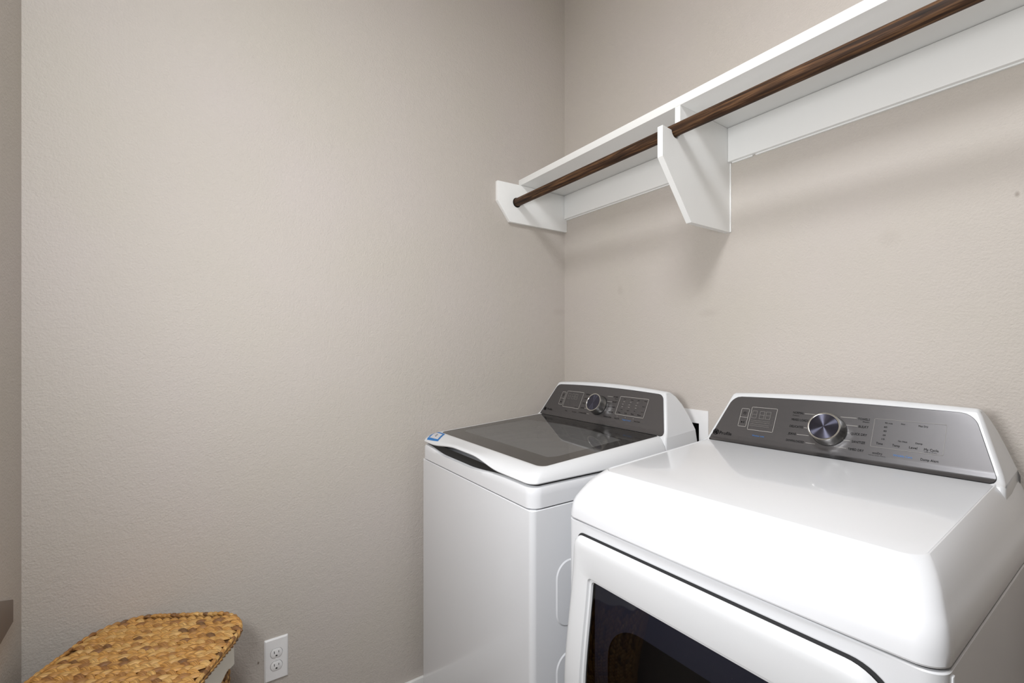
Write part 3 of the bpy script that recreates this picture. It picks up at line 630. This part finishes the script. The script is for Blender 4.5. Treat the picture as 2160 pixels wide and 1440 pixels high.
seg = [seven_seg(df, 0.9690, 0.0600, 0.0125, 0.0220)] + [line_geo(Up(df), [(0.969, s_), (1.022, s_)], 0.0002) for s_ in (0.0530, 0.0480, 0.0420, 0.0370)]
link('display_segments', *merge(*seg), M['ink_faint'], dp, do, fn=settle, smooth=False)['kind'] = 'stuff'

# door: rounded frame with convex front, dark window and inner arch
def bulge(z): return 0.030 * smooth((0.93 - z) / 0.32) * (1 - 0.4 * smooth((0.45 - z) / 0.3))
dx0, dx1, dz0, dz1 = 0.8640, 1.4640, 0.330, 0.9440
def dring(i, off, rr=None, ydir=None, bw=1.0, n=12):
    base = dense(rrect(dx0 + i, dx1 - i, dz0 + i, dz1 - i, 0, n, (rr or 0.03,) * 2 + (0.055 if rr is None else rr, rr or 0.020)), 0.03)
    return base
def door_ring(i, y, bw):
    u0 = dense(rrect(0, 1, 0, 1, 0, 12, (0.05, 0.05, 0.10, 0.035)), 0.04)
    return [(lerp(dx0 + i, dx1 - i, u), y - bw * bulge(lerp(dz0 + i, dz1 - i, v)), lerp(dz0 + i, dz1 - i, v)) for u, v in u0]
link('door_recess_shade', *loft([door_ring(-0.0030, -0.7115, 0), door_ring(0.02, -0.7118, 0)], False, True), M['gap'], dr, do, fn=settle)
# front bezel standing proud round the door
wx0, wx1, wz0, wz1 = 0.930, 1.400, 0.400, 0.8590
def win_ring(g, y, bw, r=0.006):
    u0 = dense(rrect(0, 1, 0, 1, 0, 12, (0.02,) * 4), 0.04)
    return [(lerp(wx0 - g, wx1 + g, u), y - bw * bulge(lerp(wz0 - g, wz1 + g, v)), lerp(wz0 - g, wz1 + g, v)) for u, v in u0]
outer = [door_ring(0.003, -0.7120, 0), door_ring(0.0, -0.7180, .6), door_ring(0.0015, -0.7250, 1), door_ring(0.006, -0.7310, 1), door_ring(0.013, -0.7342, 1), door_ring(0.022, -0.7350, 1), door_ring(0.026, -0.7350, 1)]
dV, dF = loft(outer, False, False)
# fill between last outer ring and the window opening
def fill_between(a, b):
    bm = bmesh.new(); av = [bm.verts.new((p[0], p[2], 0)) for p in a]; bv2 = [bm.verts.new((p[0], p[2], 0)) for p in b]
    ed = [bm.edges.new((av[i], av[(i + 1) % len(av)])) for i in range(len(av))] + [bm.edges.new((bv2[i], bv2[(i + 1) % len(bv2)])) for i in range(len(bv2))]
    bmesh.ops.triangle_fill(bm, use_beauty=True, edges=ed); bm.verts.index_update()
    V = [(v.co.x, -0.7350 - bulge(v.co.y), v.co.y) for v in bm.verts]; F = [tuple(v.index for v in f.verts) for f in bm.faces]; bm.free()
    return V, F
def strip_fill(a, b, n=1):
    """walk both closed loops by angle about the centre; gives even quads/tris across the frame"""
    cx = sum(p[0] for p in b) / len(b); cz = sum(p[2] for p in b) / len(b)
    return fill_between(a, b)
# frame built as four convex strips so that the bulge bends it evenly
def frame_rows():
    G = []
    ox0, ox1, oz0, oz1 = dx0 + 0.022, dx1 - 0.022, dz0 + 0.022, dz1 - 0.022
    nz = 30
    return ox0, ox1, oz0, oz1, nz
fi_ring = win_ring(0.010, -0.7350, 1)
door = link('door', *merge((dV, dF), fill_between(outer[-1], fi_ring), loft([fi_ring, win_ring(0.0085, -0.7345, 1), win_ring(0.0065, -0.7290, 1), win_ring(0.0015, -0.7285, 1), win_ring(0.0, -0.7230, 1)], False, False)), M['plastic'], dr, do, fn=settle, angle=30)
gl_rows = []
for i in range(13):
    z = lerp(wz0 - 0.001, wz1 + 0.001, i / 12); gl_rows.append([(x, -0.7235 - bulge(z), z) for x in (wx0 - 0.001, (wx0 + wx1) / 2, wx1 + 0.001)])
orient(link('door_glass', *grid(gl_rows), M['door_glass'], door, do, fn=settle), (0, -1, 0))
# smoky inner liner with an arched opening onto the drum
arch_c, arch_r, arch_zc = 1.165, 0.185, 0.600
liner_in = rrect(arch_c - 0.20, arch_c + 0.20, 0.42, 0.795, 0.09, 10)
liner_out = rrect(wx0 - 0.004, wx1 + 0.004, wz0 - 0.004, wz1 + 0.004, 0.004, 3)
bm = bmesh.new(); av = [bm.verts.new((x, -0.7195, z)) for x, z in liner_out]; bv3 = [bm.verts.new((x, -0.7195, z)) for x, z in liner_in]
ed = [bm.edges.new((L_[i], L_[(i + 1) % len(L_)])) for L_ in (av, bv3) for i in range(len(L_))]
bmesh.ops.triangle_fill(bm, use_beauty=True, edges=ed); bm.verts.index_update()
lV = [tuple(v.co) for v in bm.verts]; lF = [tuple(v.index for v in f.verts) for f in bm.faces]; bm.free()
M['liner'] = mat('slate_door_liner', srgb(78, 80, 94), 0.35)
link('door_liner', lV, lF, M['liner'], door, do, fn=settle, smooth=False)
link('drum_recess', *loft([[(x, -0.7190, z) for x, z in liner_in], [(x, -0.7140, z) for x, z in liner_in]], False, True), M['slot'], door, do, fn=settle)

# ------------------------------------------------------------------ wicker hamper in the left corner
ca, sa = 0.866, -0.5
def AB(a, b, z=0.0): return (ca * a + 0.5 * b, sa * a + 0.866 * b, z)
HA0, HA1, HB0, HB1, HZ, HR = 0.789, 1.195, -1.449, -1.056, 0.62, 0.115
ho = AB((HA0 + HA1) / 2, (HB0 + HB1) / 2)
hm = thing('laundry_hamper', 'woven tan water hyacinth laundry hamper with lid and cream liner in the left corner', 'hamper', ho)
def spindle(c, d, L, w, h, up=(0, 0, 1), n=7, m=6, bend=0.0):
    d = Vector(d).normalized(); up = Vector(up); s = d.cross(up).normalized(); up = s.cross(d); c = Vector(c)
    V, F, U = [], [], []
    for i in range(n):
        t = i / (n - 1); k = math.sin(math.pi * (0.04 + 0.92 * t)) ** 0.62
        cc = c + d * (t - 0.5) * L + up * (h * 0.5 * math.sin(math.pi * t) - h * 0.25) + s * bend * math.sin(math.pi * t)
        for j in range(m + 1):
            a = 2 * math.pi * j / m; V.append(tuple(cc + s * math.cos(a) * w * k / 2 + up * math.sin(a) * h * k / 2)); U.append((t, j / m))
    for i in range(n - 1):
        for j in range(m): F.append((i * (m + 1) + j, i * (m + 1) + j + 1, (i + 1) * (m + 1) + j + 1, (i + 1) * (m + 1) + j))
    return V, F, U
def strands(name, S, parent, org, kind=None):
    V, F, U = [], [], []
    for v, f, u in S:
        o = len(V); V += [(p[0] - org[0], p[1] - org[1], p[2] - org[2]) for p in v]; F += [tuple(i + o for i in g) for g in f]; U += u
    me = bpy.data.meshes.new(name); me.from_pydata(V, [], F); me.materials.append(M['wicker']); me.shade_smooth()
    uv = me.uv_layers.new(name='UVMap')
    for l in me.loops: uv.data[l.index].uv = U[l.vertex_index]
    o = bpy.data.objects.new(name, me); COL.objects.link(o); o.parent = parent
    if kind: o['kind'] = kind
    return o
out = rrect(HA0, HA1, HB0, HB1, HR, 10)
def inside(a, b, d_):
    x0, x1, y0, y1 = HA0 + d_, HA1 - d_, HB0 + d_, HB1 - d_; r = max(0.01, HR - d_)
    if not (x0 <= a <= x1 and y0 <= b <= y1): return False
    cx = min(max(a, x0 + r), x1 - r); cy = min(max(b, y0 + r), y1 - r)
    return math.hypot(a - cx, b - cy) <= r + 1e-9 or (cx == a or cy == b)
ins_ring = lambda d_, z: [AB(a, b, z) for a, b in rrect(HA0 + d_, HA1 - d_, HB0 + d_, HB1 - d_, HR - d_, 10)]
lidb = link('lid', *loft([ins_ring(0.008, HZ - 0.022), ins_ring(0.006, HZ - 0.010), ins_ring(0.012, HZ - 0.006)]), M['wicker_dark'], hm, ho)
pitch = 0.0265; nrow = int((HA1 - HA0 - 0.012) / pitch)
for k in range(nrow + 1):
    a = HA0 + 0.012 + k * (HA1 - HA0 - 0.024) / nrow; S = []
    step = 0.0225; nb = int((HB1 - HB0) / step); ph = random.random() * step
    for i in range(nb + 1):
        b = HB0 + ph + i * step
        for side in (-1, 1):
            bb = b + (step * 0.5 if side > 0 else 0)
            if not inside(a, bb, 0.015): continue
            ang = math.radians(21 + random.uniform(-7, 7)) * side
            dv = AB(-math.sin(ang), math.cos(ang)); 
            c = AB(a + side * 0.0062 + random.uniform(-.0009, .0009), bb + random.uniform(-.0015, .0015), HZ - 0.003 + random.uniform(-0.0012, 0.0012))
            tilt = random.uniform(0.04, 0.16)
            S.append(spindle(c, (dv[0], dv[1], tilt), 0.043 * random.uniform(.88, 1.15), 0.0165 * random.uniform(.85, 1.12), 0.0125, bend=0.0022 * side))
    if S: strands('braid', S, lidb, ho)
# wrapped rim
rim = dense(rrect(HA0 + 0.004, HA1 - 0.004, HB0 + 0.004, HB1 - 0.004, HR - 0.004, 10), 0.0125)
S = []
for i, (a, b) in enumerate(rim):
    a2, b2 = rim[(i + 1) % len(rim)]; t = Vector((a2 - a, b2 - b)).normalized() if (a2 - a or b2 - b) else Vector((1, 0))
    w3 = AB(t.x, t.y); z = HZ - 0.009
    for lvl in (0, 1):
        c = AB(a, b, z + (0.003 if lvl == 0 else -0.007) + random.uniform(-.001, .001))
        S.append(spindle(c, (w3[0], w3[1], (0.35 if lvl == 0 else -0.3) + random.uniform(-.1, .1)), 0.030, 0.0105, 0.0125, up=(0, 0, 1)))
strands('lid_rim', S, lidb, ho, kind='stuff')
# liner folded over the top edge, lid resting on it
BI = 0.020; BSH = -0.016
def liner_ring(d_, z, am=0.0, f=9):
    R_ = dense(rrect(HA0 + d_, HA1 - d_, HB0 + d_, HB1 - d_, HR - d_, 10), 0.02); n = len(R_); O = []
    cx, cy = (HA0 + HA1) / 2, (HB0 + HB1) / 2
    for i, (a, b) in enumerate(R_):
        w_ = am * (math.sin(i * 2 * math.pi * f / n) + 0.5 * math.sin(i * 2 * math.pi * (f * 2 + 1) / n + 1)); O.append(AB(a + (a - cx) * w_, b + BSH + (b - cy) * w_, z + am * 0.25 * math.sin(i * 1.3)))
    return O
def same(r, n=120):      # resample so every ring has the same count
    m = len(r); return [tuple(Vector(r[int(i * m / n)]).lerp(Vector(r[(int(i * m / n) + 1) % m]), (i * m / n) % 1)) for i in range(n)]
lr = [same(x) for x in (liner_ring(BI + 0.012, HZ - 0.09), liner_ring(BI + 0.006, HZ - 0.022), liner_ring(BI - 0.002, HZ - 0.020), liner_ring(BI - 0.010, HZ - 0.028, 0.008), liner_ring(BI - 0.012, HZ - 0.060, 0.012), liner_ring(BI - 0.011, HZ - 0.105, 0.020))]
link('cloth_liner', *loft(lr, False, False), M['linen'], hm, ho, angle=80)
# body: core plus vertical braided strands, one shared mesh
body = link('basket_body', *loft([[(p_[0] + 0.5 * BSH, p_[1] + 0.866 * BSH, p_[2]) for p_ in r_] for r_ in (ins_ring(BI + 0.020, 0.004), ins_ring(BI + 0.012, 0.3), ins_ring(BI + 0.008, HZ - 0.03))]), M['wicker_dark'], hm, ho)
S = []; zz = 0.012; k = 0
while zz < HZ - 0.035:
    for side in (-1, 1):
        S.append(spindle((side * 0.0048, 0, zz + (0.009 if side > 0 else 0)), (-side * 0.42, 0.0, 1), 0.033 * random.uniform(.9, 1.1), 0.0135, 0.011, up=(0, -1, 0)))
    zz += 0.019
col0 = None
perim = dense(rrect(HA0 + BI, HA1 - BI, HB0 + BI, HB1 - BI, HR - BI, 10), 0.001)
L_tot = sum(math.hypot(perim[i][0] - perim[i - 1][0], perim[i][1] - perim[i - 1][1]) for i in range(len(perim)))
ncol = int(L_tot / 0.023); acc = 0; nxt = 0; stepc = L_tot / ncol
for i in range(len(perim)):
    a, b = perim[i]; a2, b2 = perim[(i + 1) % len(perim)]; seg_l = math.hypot(a2 - a, b2 - b)
    if acc >= nxt - 1e-9 and seg_l > 0:
        t = Vector(AB(a2, b2)) - Vector(AB(a, b)); ang = math.atan2(t.y, t.x)
        if col0 is None: col0 = strands('body_braid', S, body, (0, 0, 0)); c_ = col0
        else:
            c_ = col0.copy(); COL.objects.link(c_); c_.parent = body
        p = AB(a, b + BSH); c_.location = (p[0] - ho[0], p[1] - ho[1], 0); c_.rotation_euler = (0, 0, ang); nxt += stepc
    acc += seg_l

# ------------------------------------------------------------------ thin plate painting a shadow on the front wall at far left
tb = link('wall_shadow_plate', *prism([(0.0864, 0.778), (0.30, 0.866), (0.30, 0.706), (0.1556, 0.7185), (0.0864, 0.7248)], lambda p: (p[0], FY + 0.0004, p[1]), lambda p: (p[0], FY + 0.006, p[1])), M['brown'], bevel=0.001, seg=2)
tb['label'] = 'dark taupe angular plate standing in for a shadow on the wall at the far left edge, above the hamper'; tb['category'] = 'bracket'  # no bracket here; the plate stands in for a shadow
